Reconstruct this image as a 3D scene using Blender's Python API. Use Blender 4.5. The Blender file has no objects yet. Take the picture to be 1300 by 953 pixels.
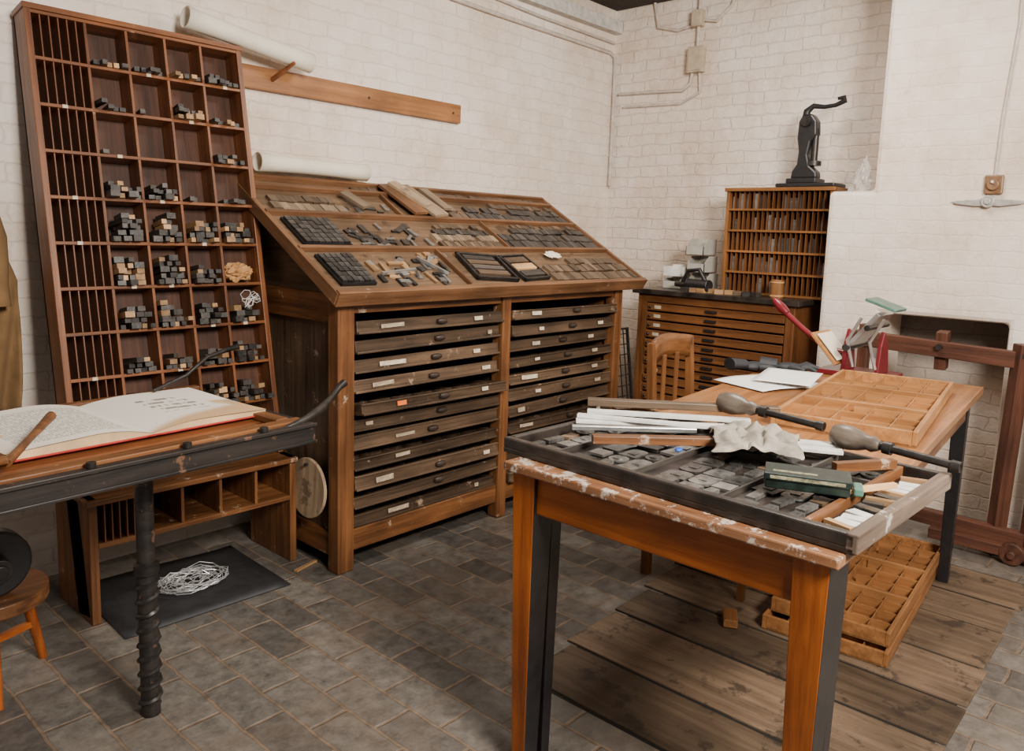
import bpy, bmesh, math, random
from mathutils import Vector, Matrix, Euler, noise
random.seed(7)
rad=math.radians
COL=bpy.context.scene.collection

# ---------------------------------------------------------------- materials
def newmat(name):
    m=bpy.data.materials.new(name); m.use_nodes=True
    nt=m.node_tree; b=nt.nodes['Principled BSDF']; return m,nt,b
def N(nt,t,**k):
    n=nt.nodes.new(t)
    for a,v in k.items():
        if a in n.inputs.keys(): n.inputs[a].default_value=v
        else: setattr(n,a,v)
    return n
def ramp(nt,src,stops):
    r=nt.nodes.new('ShaderNodeValToRGB'); e=r.color_ramp.elements
    while len(e)<len(stops): e.new(.5)
    for i,(p,c) in enumerate(stops):
        e[i].position=p; e[i].color=(c[0],c[1],c[2],1) if not isinstance(c,(int,float)) else (c,c,c,1)
    nt.links.new(src,r.inputs[0]); return r
def mix(nt,fac,a,b,mode='MIX'):
    m=nt.nodes.new('ShaderNodeMix'); m.data_type='RGBA'; m.blend_type=mode
    L=nt.links
    if isinstance(fac,(int,float)): m.inputs[0].default_value=fac
    else: L.new(fac,m.inputs[0])
    for i,v in ((6,a),(7,b)):
        if isinstance(v,tuple): m.inputs[i].default_value=(*v[:3],1)
        else: L.new(v,m.inputs[i])
    return m.outputs[2]
def wood(name,c1,c2,axis='x',rough=.5,wear=None,wth=.62,wscale=6,rnd=False,spec=.4,bump=.15,gs=38,gl=2.2):
    m,nt,b=newmat(name); L=nt.links
    tc=N(nt,'ShaderNodeTexCoord'); mp=N(nt,'ShaderNodeMapping')
    sc={'x':(gl,gs,gs),'y':(gs,gl,gs),'z':(gs,gs,gl)}[axis]; mp.inputs['Scale'].default_value=sc
    vec=tc.outputs['Object']
    if rnd:
        oi=N(nt,'ShaderNodeObjectInfo'); ad=N(nt,'ShaderNodeVectorMath',operation='MULTIPLY_ADD')
        cb=N(nt,'ShaderNodeCombineXYZ')
        for i in range(3): L.new(oi.outputs['Random'],cb.inputs[i])
        L.new(cb.outputs[0],ad.inputs[0]); ad.inputs[1].default_value=(7,11,5); L.new(vec,ad.inputs[2]); vec=ad.outputs[0]
    L.new(vec,mp.inputs[0])
    n1=N(nt,'ShaderNodeTexNoise',Scale=1.0,Detail=7.0,Roughness=.65,Distortion=.4); L.new(mp.outputs[0],n1.inputs['Vector'])
    r=ramp(nt,n1.outputs[0],[(.32,c1),(.68,c2)])
    n2=N(nt,'ShaderNodeTexNoise',Scale=3.0,Detail=4.0); L.new(vec,n2.inputs['Vector'])
    r2=ramp(nt,n2.outputs[0],[(.3,.45),(.7,1.15)])
    col=mix(nt,.85,r.outputs[0],r2.outputs[0],'MULTIPLY')
    if rnd:
        rr=ramp(nt,oi.outputs['Random'],[(0,.55),(1,1.35)]); col=mix(nt,1.0,col,rr.outputs[0],'MULTIPLY')
    if wear:
        n3=N(nt,'ShaderNodeTexNoise',Scale=wscale,Detail=8.0,Roughness=.75); L.new(vec,n3.inputs['Vector'])
        r3=ramp(nt,n3.outputs[0],[(wth,0.),(wth+.05,.85)])
        col=mix(nt,r3.outputs[0],col,wear)
    L.new(col,b.inputs['Base Color']); b.inputs['Roughness'].default_value=rough; b.inputs['Specular IOR Level'].default_value=spec
    bp=N(nt,'ShaderNodeBump',Strength=bump,Distance=.01); L.new(n1.outputs[0],bp.inputs['Height']); L.new(bp.outputs[0],b.inputs['Normal'])
    return m
def plain(name,c,rough=.5,metal=0.,var=.25,scale=25,rnd=False,bump=.05):
    m,nt,b=newmat(name); L=nt.links
    tc=N(nt,'ShaderNodeTexCoord'); n=N(nt,'ShaderNodeTexNoise',Scale=float(scale),Detail=5.0); L.new(tc.outputs['Object'],n.inputs['Vector'])
    r=ramp(nt,n.outputs[0],[(.3,tuple(x*(1-var) for x in c)),(.7,tuple(min(1,x*(1+var)) for x in c))]); col=r.outputs[0]
    if rnd:
        oi=N(nt,'ShaderNodeObjectInfo'); rr=ramp(nt,oi.outputs['Random'],[(0,.4),(1,1.4)]); col=mix(nt,1.0,col,rr.outputs[0],'MULTIPLY')
    L.new(col,b.inputs['Base Color']); b.inputs['Roughness'].default_value=rough; b.inputs['Metallic'].default_value=metal
    if bump:
        bp=N(nt,'ShaderNodeBump',Strength=bump,Distance=.01); L.new(n.outputs[0],bp.inputs['Height']); L.new(bp.outputs[0],b.inputs['Normal'])
    return m
def wallmat(name,axis,contrast=1.,bump=.5,soot_shade=False):
    m,nt,b=newmat(name); L=nt.links
    g=N(nt,'ShaderNodeNewGeometry'); sp=N(nt,'ShaderNodeSeparateXYZ'); L.new(g.outputs['Position'],sp.inputs[0])
    cb=N(nt,'ShaderNodeCombineXYZ'); L.new(sp.outputs[0 if axis=='x' else 1],cb.inputs[0]); L.new(sp.outputs[2],cb.inputs[1])
    nz=N(nt,'ShaderNodeTexNoise',Scale=9.0,Detail=6.0,Roughness=.65); L.new(g.outputs['Position'],nz.inputs['Vector'])
    ad=N(nt,'ShaderNodeVectorMath',operation='MULTIPLY_ADD'); L.new(nz.outputs['Color'],ad.inputs[0]); ad.inputs[1].default_value=(.07,.048,0); L.new(cb.outputs[0],ad.inputs[2])
    br=N(nt,'ShaderNodeTexBrick'); br.inputs['Scale'].default_value=1.0; br.inputs['Brick Width'].default_value=.212; br.inputs['Row Height'].default_value=.070
    br.inputs['Mortar Size'].default_value=.006; br.inputs['Mortar Smooth'].default_value=1.0
    c1=(.83,.745,.67); c2=(.79,.705,.63); mo=tuple(x*(1-.13*contrast) for x in (.79,.70,.62))
    br.inputs['Color1'].default_value=(*c1,1); br.inputs['Color2'].default_value=(*c2,1); br.inputs['Mortar'].default_value=(*mo,1)
    L.new(ad.outputs[0],br.inputs['Vector'])
    n2=N(nt,'ShaderNodeTexNoise',Scale=1.3,Detail=9.0,Roughness=.75); L.new(g.outputs['Position'],n2.inputs['Vector'])
    r2=ramp(nt,n2.outputs[0],[(.36,(.76,.67,.58)),(.50,(.93,.88,.83)),(.60,(1,1,1))])
    col=mix(nt,1.0,br.outputs['Color'],r2.outputs[0],'MULTIPLY')
    n3=N(nt,'ShaderNodeTexNoise',Scale=11.0,Detail=11.0,Roughness=.8); L.new(g.outputs['Position'],n3.inputs['Vector'])
    r3=ramp(nt,n3.outputs[0],[(.58,0.),(.69,.6)])
    col=mix(nt,r3.outputs[0],col,(.55,.38,.28))
    gj=N(nt,'ShaderNodeMath',operation='MULTIPLY'); rj=ramp(nt,n2.outputs[0],[(.45,.0),(.6,.30*contrast)]); L.new(br.outputs['Fac'],gj.inputs[0]); L.new(rj.outputs[0],gj.inputs[1])
    col=mix(nt,gj.outputs[0],col,(.42,.31,.24))
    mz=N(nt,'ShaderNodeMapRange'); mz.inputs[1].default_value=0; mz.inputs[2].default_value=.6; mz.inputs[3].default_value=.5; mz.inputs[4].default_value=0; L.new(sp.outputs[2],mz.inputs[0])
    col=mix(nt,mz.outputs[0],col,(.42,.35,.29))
    if soot_shade:
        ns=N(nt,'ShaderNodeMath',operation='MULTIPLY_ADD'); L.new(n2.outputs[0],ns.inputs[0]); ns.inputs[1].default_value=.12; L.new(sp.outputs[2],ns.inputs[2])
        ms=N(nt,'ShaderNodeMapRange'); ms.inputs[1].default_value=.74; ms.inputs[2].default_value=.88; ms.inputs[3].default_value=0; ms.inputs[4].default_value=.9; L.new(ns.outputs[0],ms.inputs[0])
        col=mix(nt,ms.outputs[0],col,(.08,.065,.055))  # upper part darkened in the colour: soot plus painted recess shade
    L.new(col,b.inputs['Base Color']); b.inputs['Roughness'].default_value=.55; b.inputs['Specular IOR Level'].default_value=.4
    n4=N(nt,'ShaderNodeTexNoise',Scale=18.0,Detail=9.0,Roughness=.6); L.new(g.outputs['Position'],n4.inputs['Vector'])
    mm=N(nt,'ShaderNodeMath',operation='MULTIPLY_ADD'); L.new(n4.outputs[0],mm.inputs[0]); mm.inputs[1].default_value=2.4
    inv=N(nt,'ShaderNodeMath',operation='SUBTRACT'); inv.inputs[0].default_value=1; L.new(br.outputs['Fac'],inv.inputs[1]); L.new(inv.outputs[0],mm.inputs[2])
    bp=N(nt,'ShaderNodeBump',Strength=bump,Distance=.011); L.new(mm.outputs[0],bp.inputs['Height']); L.new(bp.outputs[0],b.inputs['Normal'])
    return m
def floormat():
    m,nt,b=newmat('blue_brick_pavers'); L=nt.links
    g=N(nt,'ShaderNodeNewGeometry'); mp=N(nt,'ShaderNodeMapping'); mp.inputs['Rotation'].default_value=(0,0,rad(90)); L.new(g.outputs['Position'],mp.inputs[0])
    nz=N(nt,'ShaderNodeTexNoise',Scale=9.0,Detail=4.0); L.new(g.outputs['Position'],nz.inputs['Vector'])
    ad=N(nt,'ShaderNodeVectorMath',operation='MULTIPLY_ADD'); L.new(nz.outputs['Color'],ad.inputs[0]); ad.inputs[1].default_value=(.016,.016,0); L.new(mp.outputs[0],ad.inputs[2])
    br=N(nt,'ShaderNodeTexBrick'); br.inputs['Scale'].default_value=1.0; br.inputs['Brick Width'].default_value=.25; br.inputs['Row Height'].default_value=.130
    br.inputs['Mortar Size'].default_value=.0065; br.inputs['Mortar Smooth'].default_value=.4
    br.inputs['Color1'].default_value=(.082,.075,.067,1); br.inputs['Color2'].default_value=(.185,.166,.143,1); br.inputs['Mortar'].default_value=(.195,.142,.10,1)
    L.new(ad.outputs[0],br.inputs['Vector'])
    n2=N(nt,'ShaderNodeTexNoise',Scale=17.0,Detail=10.0,Roughness=.8); L.new(g.outputs['Position'],n2.inputs['Vector'])
    r2=ramp(nt,n2.outputs[0],[(.34,.5),(.66,1.45)]); col=mix(nt,1.0,br.outputs['Color'],r2.outputs[0],'MULTIPLY')
    n3=N(nt,'ShaderNodeTexNoise',Scale=2.6,Detail=8.0,Roughness=.65); L.new(g.outputs['Position'],n3.inputs['Vector'])
    r3=ramp(nt,n3.outputs[0],[(.50,0.),(.72,.5)]); col=mix(nt,r3.outputs[0],col,(.20,.14,.095))
    L.new(col,b.inputs['Base Color']); b.inputs['Specular IOR Level'].default_value=.7
    rr=ramp(nt,n2.outputs[0],[(.3,.24),(.7,.48)]); L.new(rr.outputs[0],b.inputs['Roughness'])
    inv=N(nt,'ShaderNodeMath',operation='MULTIPLY_ADD'); L.new(n2.outputs[0],inv.inputs[0]); inv.inputs[1].default_value=.5
    i2=N(nt,'ShaderNodeMath',operation='SUBTRACT'); i2.inputs[0].default_value=1; L.new(br.outputs['Fac'],i2.inputs[1]); L.new(i2.outputs[0],inv.inputs[2])
    bp=N(nt,'ShaderNodeBump',Strength=.55,Distance=.012); L.new(inv.outputs[0],bp.inputs['Height']); L.new(bp.outputs[0],b.inputs['Normal'])
    return m
def plankmat():
    m=wood('worn_floor_boards',(.090,.058,.036),(.225,.152,.096),axis='y',rough=.6,wear=(.048,.033,.023),wth=.55,wscale=8,bump=.55,gs=24,gl=1.8)
    nt=m.node_tree; b=nt.nodes['Principled BSDF']; L=nt.links
    src=b.inputs['Base Color'].links[0].from_socket
    g=N(nt,'ShaderNodeNewGeometry'); wn=N(nt,'ShaderNodeTexWhiteNoise',noise_dimensions='1D')
    L.new(g.outputs['Random Per Island'],wn.inputs['W'])
    r=ramp(nt,wn.outputs['Value'],[(0,.6),(1,1.3)]); L.new(mix(nt,1.0,src,r.outputs[0],'MULTIPLY'),b.inputs['Base Color']); return m
def pagemat(name,mode):
    m,nt,b=newmat(name); L=nt.links
    tc=N(nt,'ShaderNodeTexCoord'); sp=N(nt,'ShaderNodeSeparateXYZ'); L.new(tc.outputs['Object'],sp.inputs[0])
    per=.0115 if mode=='text' else .045
    md=N(nt,'ShaderNodeMath',operation='PINGPONG'); L.new(sp.outputs[1],md.inputs[0]); md.inputs[1].default_value=per/2
    lt=N(nt,'ShaderNodeMath',operation='LESS_THAN'); L.new(md.outputs[0],lt.inputs[0]); lt.inputs[1].default_value=per*.22
    mp=N(nt,'ShaderNodeMapping'); mp.inputs['Scale'].default_value=(230,40,1) if mode=='text' else (60,20,1); L.new(tc.outputs['Object'],mp.inputs[0])
    n=N(nt,'ShaderNodeTexNoise',Scale=1.0,Detail=2.0); L.new(mp.outputs[0],n.inputs['Vector'])
    gt=N(nt,'ShaderNodeMath',operation='GREATER_THAN'); L.new(n.outputs[0],gt.inputs[0]); gt.inputs[1].default_value=.47
    mu=N(nt,'ShaderNodeMath',operation='MULTIPLY'); L.new(lt.outputs[0],mu.inputs[0]); L.new(gt.outputs[0],mu.inputs[1])
    ax=N(nt,'ShaderNodeMath',operation='ABSOLUTE'); L.new(sp.outputs[0],ax.inputs[0])
    def rng(src,lo,hi):
        a=N(nt,'ShaderNodeMath',operation='GREATER_THAN'); L.new(src,a.inputs[0]); a.inputs[1].default_value=lo
        c=N(nt,'ShaderNodeMath',operation='LESS_THAN'); L.new(src,c.inputs[0]); c.inputs[1].default_value=hi
        d=N(nt,'ShaderNodeMath',operation='MULTIPLY'); L.new(a.outputs[0],d.inputs[0]); L.new(c.outputs[0],d.inputs[1]); return d.outputs[0]
    if mode=='text': X=rng(ax.outputs[0],.04,.30); Y=rng(sp.outputs[1],.04,.38)
    else: X=rng(ax.outputs[0],.11,.25); Y=rng(sp.outputs[1],.14,.33)
    for o in (X,Y):
        k=N(nt,'ShaderNodeMath',operation='MULTIPLY'); L.new(mu.outputs[0],k.inputs[0]); L.new(o,k.inputs[1]); mu=k
    f=N(nt,'ShaderNodeMath',operation='MULTIPLY'); L.new(mu.outputs[0],f.inputs[0]); f.inputs[1].default_value=.75
    if mode=='text':
        ed=N(nt,'ShaderNodeMapRange'); ed.inputs[1].default_value=.30; ed.inputs[2].default_value=.345; ed.inputs[3].default_value=0; ed.inputs[4].default_value=.4; L.new(ax.outputs[0],ed.inputs[0])
    else:
        mv=N(nt,'ShaderNodeMath',operation='MULTIPLY_ADD'); L.new(ax.outputs[0],mv.inputs[0]); mv.inputs[1].default_value=-.36; L.new(sp.outputs[1],mv.inputs[2])
        ed=N(nt,'ShaderNodeMapRange'); ed.inputs[1].default_value=.035; ed.inputs[2].default_value=.0; ed.inputs[3].default_value=0; ed.inputs[4].default_value=.85; L.new(mv.outputs[0],ed.inputs[0])
    base=mix(nt,ed.outputs[0],(.86,.81,.72),(.58,.33,.12))
    col=mix(nt,f.outputs[0],base,(.06,.05,.045)); L.new(col,b.inputs['Base Color']); b.inputs['Roughness'].default_value=.8
    return m

W_L=wallmat('whitewashed_brick_long','x',.30,.38); W_B=wallmat('whitewashed_brick_end','y',.6,.46); W_C=wallmat('whitewashed_chimney_brick','y',.1,.22); W_S=wallmat('sooty_shaded_whitewashed_brick','y',.8,.45,True); FLOOR=floormat(); PLANK=plankmat()
def W(k,*a,**kw): return {ax:wood(k+'_'+ax,*a,axis=ax,**kw) for ax in 'xyz'}
RED=W('mahogany_case_wood',(.105,.034,.012),(.32,.112,.035),rough=.40,wear=(.42,.22,.10),wth=.64,wscale=12)
REDIN=W('case_inner_shaded_wood',(.036,.013,.007),(.11,.040,.017),rough=.6)  # inner copy of the case wood, shade between the boards put into its colour
OAK=W('worn_brown_oak',(.085,.032,.012),(.28,.112,.038),rough=.44,wear=(.46,.35,.25),wth=.61,wscale=12)
DRW=W('dark_drawer_wood',(.036,.023,.015),(.150,.092,.054),rough=.40,rnd=True,wear=(.36,.25,.17),wth=.61,wscale=13)
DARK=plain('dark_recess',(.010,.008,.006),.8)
ORG=W('orange_varnished_wood',(.25,.053,.008),(.50,.135,.020),rough=.28,wear=(.60,.45,.34),wth=.69,wscale=18,spec=.5)
TOPO=W('table_top_wood',(.26,.095,.028),(.45,.20,.07),rough=.3)
CHIP=wood('scuffed_table_top',(.20,.075,.030),(.42,.20,.095),axis='y',rough=.45,wear=(.64,.55,.47),wth=.53,wscale=22)
CASEO=W('light_orange_case_wood',(.36,.145,.042),(.58,.28,.095),rough=.5)
CASED=W('aged_orange_case_wood',(.22,.085,.026),(.42,.19,.065),rough=.5)
CASEB=W('light_case_bottom',(.22,.09,.03),(.42,.20,.07),rough=.6)
SLOPE=W('sloping_board_wood',(.105,.060,.033),(.26,.160,.090),rough=.5,wear=(.07,.042,.025),wth=.58)
PALE=W('pale_worn_board',(.20,.135,.085),(.40,.29,.185),rough=.55,wear=(.14,.09,.055),wth=.6,rnd=True)
SLED=W('sloping_ledge_wood',(.11,.047,.020),(.28,.135,.062),rough=.45,wear=(.40,.30,.20),wth=.65,wscale=12)
CORN=W('corner_cabinet_wood',(.085,.030,.010),(.235,.092,.031),rough=.38)
CORN2=W('upright_rack_wood',(.15,.056,.017),(.33,.138,.042),rough=.42)
RAILW=wood('wall_rail_wood',(.22,.085,.028),(.40,.175,.062),axis='x',rough=.45)
BLK=plain('black_paint',(.016,.015,.016),.38)
BLKL=plain('black_painted_leg',(.012,.011,.012),.3)
BLKW=plain('black_stained_wood',(.026,.020,.017),.34,var=.7,scale=14)
BLKI=wood('rusty_black_iron',(.012,.011,.011),(.040,.032,.028),axis='x',rough=.4,wear=(.17,.09,.05),wth=.59,wscale=15)
IRON=plain('dark_iron',(.05,.045,.042),.42,.7,.4)
PULL=plain('dark_drawer_pull',(.040,.027,.020),.45,.2,.4)
STEEL=plain('worn_steel',(.34,.32,.30),.4,.8,.3)
SILV=plain('bright_metal',(.6,.6,.6),.3,.9,.15)
PAPER=plain('cream_paper',(.80,.73,.59),.8,var=.06,scale=6)
EDGE=plain('page_edges',(.60,.42,.23),.8,var=.3,scale=8)
WPAPER=plain('white_paper',(.88,.87,.85),.75,var=.03,scale=6)
LABEL=plain('label_card',(.60,.50,.37),.7,var=.35,scale=60)
LABEL2=plain('faded_label_card',(.36,.28,.19),.7,var=.4,scale=60)
ORL=plain('orange_label_card',(.80,.17,.03),.6,var=.1)
TYPEW=W('wood_type_block',(.075,.046,.028),(.22,.145,.09),rough=.42,rnd=True)
TYPED=W('dark_type_block',(.024,.021,.020),(.095,.080,.068),rough=.4,rnd=True)
LIGHTB=W('light_wood_block',(.36,.185,.075),(.60,.37,.18),rough=.55,rnd=True)
LEAD=plain('lead_type_metal',(.070,.066,.063),.36,.5,.4,rnd=True)
ZINC=plain('grey_zinc_plate',(.165,.16,.15),.30,.6,.6,scale=55,rnd=True)
RAG=plain('grubby_rag',(.30,.26,.21),.95,var=.5,scale=22,bump=.5)
KHAKI=plain('khaki_cotton_drill',(.21,.120,.050),.95,var=.2,scale=12,bump=.3)
BLKC=plain('black_leather_cloth',(.02,.022,.026),.6,var=.3)
GREEN=plain('dark_green_tin',(.010,.020,.016),.4,.1,.6,scale=40)
GREEN2=plain('green_plate',(.07,.16,.125),.4,.1,.3)
MAROON=plain('maroon_enamel',(.16,.012,.018),.28,.0,.2)
GREYP=plain('grey_plastic',(.42,.39,.34),.5,var=.08)
WHITEW=plain('white_strip',(.70,.67,.63),.6,var=.15)
CREAMM=plain('old_cream_metal',(.46,.38,.27),.5,var=.2)
BROWNB=plain('brown_bakelite',(.20,.105,.05),.4,var=.3)
BONE=plain('pale_grey_iron',(.42,.40,.37),.45,.3,.25)
CEIL=plain('dark_ceiling_boards',(.035,.028,.024),.9)
BEAMM=plain('whitewashed_beam',(.55,.52,.48),.8)
CONDU=plain('painted_conduit',(.52,.45,.39),.5,var=.2)
RIBBON=plain('red_cloth_binding',(.45,.03,.02),.6)
TAN=plain('tan_paper',(.52,.27,.10),.7,var=.2)
WIREM=plain('tinned_wire',(.75,.75,.75),.35,.7,.1)
BLUE=plain('blue_plastic',(.03,.12,.6),.4)
WPALE=W('grey_worn_rim',(.10,.068,.048),(.27,.195,.145),rough=.5,wear=(.56,.50,.44),wth=.60,wscale=10)
mbag,ntb,bb=newmat('clear_polythene'); bb.inputs['Base Color'].default_value=(.70,.66,.62,1); bb.inputs['Roughness'].default_value=.25; bb.inputs['Transmission Weight'].default_value=.5; bb.inputs['Alpha'].default_value=.8
PT=pagemat('printed_page_text','text'); PD=pagemat('printed_page_display','display')

# ---------------------------------------------------------------- mesh helpers
class M:
    def __init__(s): s.bm=bmesh.new()
    def box(s,c,d,rot=(0,0,0)):
        mt=Matrix.Translation(c)@Euler(rot).to_matrix().to_4x4()@Matrix.Diagonal((*d,1))
        bmesh.ops.create_cube(s.bm,size=1,matrix=mt); return s
    def bx(s,x0,x1,y0,y1,z0,z1): return s.box(((x0+x1)/2,(y0+y1)/2,(z0+z1)/2),(x1-x0,y1-y0,z1-z0))
    def taper(s,c,z0,z1,a,b,c1=None):
        c1=c1 or c
        vs=[s.bm.verts.new((q[0]+x*h[0],q[1]+y*h[1],z)) for z,h,q in ((z0,a,c),(z1,b,c1)) for x,y in ((-1,-1),(1,-1),(1,1),(-1,1))]
        for f in ((3,2,1,0),(4,5,6,7),(0,1,5,4),(1,2,6,5),(2,3,7,6),(3,0,4,7)): s.bm.faces.new([vs[i] for i in f])
        return s
    def cyl(s,p0,p1,r0,r1=None,seg=18):
        p0=Vector(p0);p1=Vector(p1);d=p1-p0; q=d.to_track_quat('Z','Y').to_matrix().to_4x4()
        bmesh.ops.create_cone(s.bm,cap_ends=True,segments=seg,radius1=r0,radius2=r0 if r1 is None else r1,depth=d.length,matrix=Matrix.Translation((p0+p1)/2)@q); return s
    def sph(s,c,r,sc=(1,1,1)):
        bmesh.ops.create_uvsphere(s.bm,u_segments=18,v_segments=12,radius=r,matrix=Matrix.Translation(c)@Matrix.Diagonal((*sc,1))); return s
    def lathe(s,prof,mt=Matrix.Identity(4),seg=20):
        rings=[]
        for r,z in prof:
            rings.append([s.bm.verts.new(mt@Vector((r*math.cos(2*math.pi*i/seg),r*math.sin(2*math.pi*i/seg),z))) for i in range(seg)])
        for A,B in zip(rings,rings[1:]):
            for i in range(seg): s.bm.faces.new((A[i],A[(i+1)%seg],B[(i+1)%seg],B[i]))
        s.bm.faces.new(rings[0][::-1]); s.bm.faces.new(rings[-1]); return s
    def tube(s,pts,r,seg=10):
        pts=[Vector(p) for p in pts]; rings=[]
        for i,p in enumerate(pts):
            t=(pts[min(i+1,len(pts)-1)]-pts[max(i-1,0)]).normalized()
            if i==0: u=t.orthogonal().normalized()
            else: u=(u-t*u.dot(t)).normalized()
            v=t.cross(u); rr=r[i] if isinstance(r,(list,tuple)) else r
            rings.append([s.bm.verts.new(p+(u*math.cos(2*math.pi*k/seg)+v*math.sin(2*math.pi*k/seg))*rr) for k in range(seg)])
        for A,B in zip(rings,rings[1:]):
            for k in range(seg): s.bm.faces.new((A[k],A[(k+1)%seg],B[(k+1)%seg],B[k]))
        s.bm.faces.new(rings[0][::-1]); s.bm.faces.new(rings[-1]); return s
    def prism(s,poly,h0,h1,mp):
        A=[s.bm.verts.new(mp(u,v,h0)) for u,v in poly]; B=[s.bm.verts.new(mp(u,v,h1)) for u,v in poly]
        n=len(poly); s.bm.faces.new(A[::-1]); s.bm.faces.new(B)
        for i in range(n): s.bm.faces.new((A[i],A[(i+1)%n],B[(i+1)%n],B[i]))
        return s
    def grid(s,fn,nu,nv):
        V=[[s.bm.verts.new(fn(i/nu,j/nv)) for j in range(nv+1)] for i in range(nu+1)]
        for i in range(nu):
            for j in range(nv): s.bm.faces.new((V[i][j],V[i+1][j],V[i+1][j+1],V[i][j+1]))
        return s
    def mesh(s,name):
        bmesh.ops.recalc_face_normals(s.bm,faces=s.bm.faces)
        me=bpy.data.meshes.new(name); s.bm.to_mesh(me); s.bm.free(); return me
    def out(s,name,mat,parent=None,loc=(0,0,0),rot=(0,0,0),bev=0,smooth=False,solid=0,sub=0,label=None,mat2=None,sel=None):
        me=s.mesh(name); me.materials.append(mat)
        if mat2:
            me.materials.append(mat2)
            for p in me.polygons:
                if sel(p): p.material_index=1
        if smooth:
            for p in me.polygons: p.use_smooth=True
        o=bpy.data.objects.new(name,me); COL.objects.link(o); o.location=loc; o.rotation_euler=rot
        if parent: o.parent=parent
        if solid:
            k=o.modifiers.new('s','SOLIDIFY'); k.thickness=solid
        if bev:
            k=o.modifiers.new('b','BEVEL'); k.width=bev; k.segments=2; k.limit_method='ANGLE'
        if sub:
            k=o.modifiers.new('d','SUBSURF'); k.levels=sub; k.render_levels=sub
        if smooth and not sub:
            try: me.set_sharp_from_angle(angle=rad(40))
            except Exception: pass
        if label: o['label']=label
        return o
def thing(name,label,cat,loc=(0,0,0),rot=(0,0,0),group=None):
    o=bpy.data.objects.new(name,None); o.empty_display_size=.05; COL.objects.link(o); o.location=loc; o.rotation_euler=rot
    return tag(o,label,cat,group)
def tag(o,label,cat,group=None):
    o['label']=label; o['category']=cat
    if group: o['group']=group
    return o
def struct(o): o['kind']='structure'; return o
def inst(me,name,label,cat,mw,group=None):
    o=bpy.data.objects.new(name,me); COL.objects.link(o); o.matrix_world=mw
    tag(o,label,cat,group); return o
T=Matrix.Translation
def RZ(a): return Matrix.Rotation(a,4,'Z')
def RX(a): return Matrix.Rotation(a,4,'X')
def RY(a): return Matrix.Rotation(a,4,'Y')

# ---------------------------------------------------------------- room
struct(M().bx(-.8,4.75,3.3,3.4,0,2.95).out('wall_left',W_L))
struct(M().bx(4.65,4.75,-1.2,3.3,0,2.95).out('wall_back',W_B))
struct(M().prism([(-1.2,0),(.71,0),(.71,1.05),(1.27,1.05),(1.27,0),(1.58,0),(1.58,1.66),(1.36,1.66),(1.36,2.95),(-1.2,2.95)],4.2,4.65,lambda u,v,h:(h,u,v)).out('wall_chimney_breast',W_C,bev=.022))
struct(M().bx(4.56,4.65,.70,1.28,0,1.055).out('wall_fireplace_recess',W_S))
struct(M().bx(-.8,4.75,-1.2,3.4,-.1,0).out('floor',FLOOR))
struct(M().bx(-.8,4.75,-1.2,3.4,2.92,3.0).out('ceiling',CEIL))
struct(M().bx(3.2,4.65,3.24,3.3,2.76,2.84).out('trim_1',BEAMM,bev=.005))
m=M(); x=1.78; kk=0
while x<3.75:
    w=[.27,.31,.25,.29,.33,.26,.30,.28][kk%8]; kk+=1; y1=1.52+(x-1.76)*.09+random.uniform(-.012,.012); zz=-.004+random.uniform(0,.002); y0=.44+random.uniform(-.01,.02)
    if kk%3==0:
        ys=random.uniform(.85,1.1); m.box((x+w/2,(y1+ys)/2+.005,zz),(w-.018,y1-ys-.012,.022)); m.box((x+w/2,(ys+y0)/2,zz-.001),(w-.018,ys-y0,.022))
    else: m.box((x+w/2,(y1+y0)/2,zz),(w-.018,y1-y0,.022),rot=(0,0,rad(1)*random.uniform(-.3,.3)))
    x+=w
struct(m.out('floor_boards',PLANK,bev=.003))
struct(M().bx(1.78,3.80,.46,1.50,.0,.0015).out('trim_2',DARK))

# ---------------------------------------------------------------- wall rail, rolls, conduits
rail=thing('wall_rail','long orange-brown wooden peg rail on whitewashed wall','wall rail',(1.82,3.3,2.04))
M().bx(0,1.34,-.028,-.002,-.05,.05).out('rail_board',RAILW,rail,bev=.003)
M().cyl((.16,-.02,.0),(.19,-.16,.065),.011,.008).out('peg',RED['y'],rail,smooth=True)
for x in (.7,1.28): M().cyl((x,-.027,.0),(x,-.031,0),.006).out('screw',IRON,rail)
def roll(name,label,p0,p1,r,mat,flare=0):
    p0=Vector(p0);p1=Vector(p1);L=(p1-p0).length
    def fn(u,v):
        a=u*math.pi*2*2.6; rr=r*(1-.12*u)+flare*(v-.5)**2
        return (rr*math.cos(a),rr*math.sin(a),v*L)
    o=M().grid(fn,70,6).out(name,mat,loc=p0,rot=(p1-p0).to_track_quat('Z','Y').to_euler(),smooth=True,solid=.0012)
    return tag(o,label,'paper roll')
roll('paper_roll','long rolled cream poster resting on rail peg',(1.54,3.18,2.205),(2.12,3.18,2.125),.040,PAPER,.02)
roll('paper_roll','rolled cream paper lying along top of sloping frame',(1.88,3.235,1.672),(2.48,3.24,1.668),.036,PAPER,.03)
c=thing('conduit_pipe','painted steel conduit running along whitewashed brick wall','conduit',(3.0,3.285,2.64))
M().tube([(-.6,0,.02),(.4,0,0),(1.0,0,-.005),(1.58,0,-.01),(1.62,-.01,-.04),(1.625,-.01,-.3),(1.62,-.01,-.9)],.012).out('pipe',CONDU,c,smooth=True)
M().tube([(.1,0,.10),(.8,0,.07),(1.62,0,.06)],.009).out('cable',CONDU,c,smooth=True)
c=thing('junction_box','cream electrical switch boxes with looping painted conduit','electrical box',(4.65,2.65,2.52))
M().bx(-.05,-.001,-.055,.055,-.08,.08).bx(-.056,-.05,-.045,.045,-.07,.07).out('box_body',CREAMM,c,bev=.008)
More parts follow.
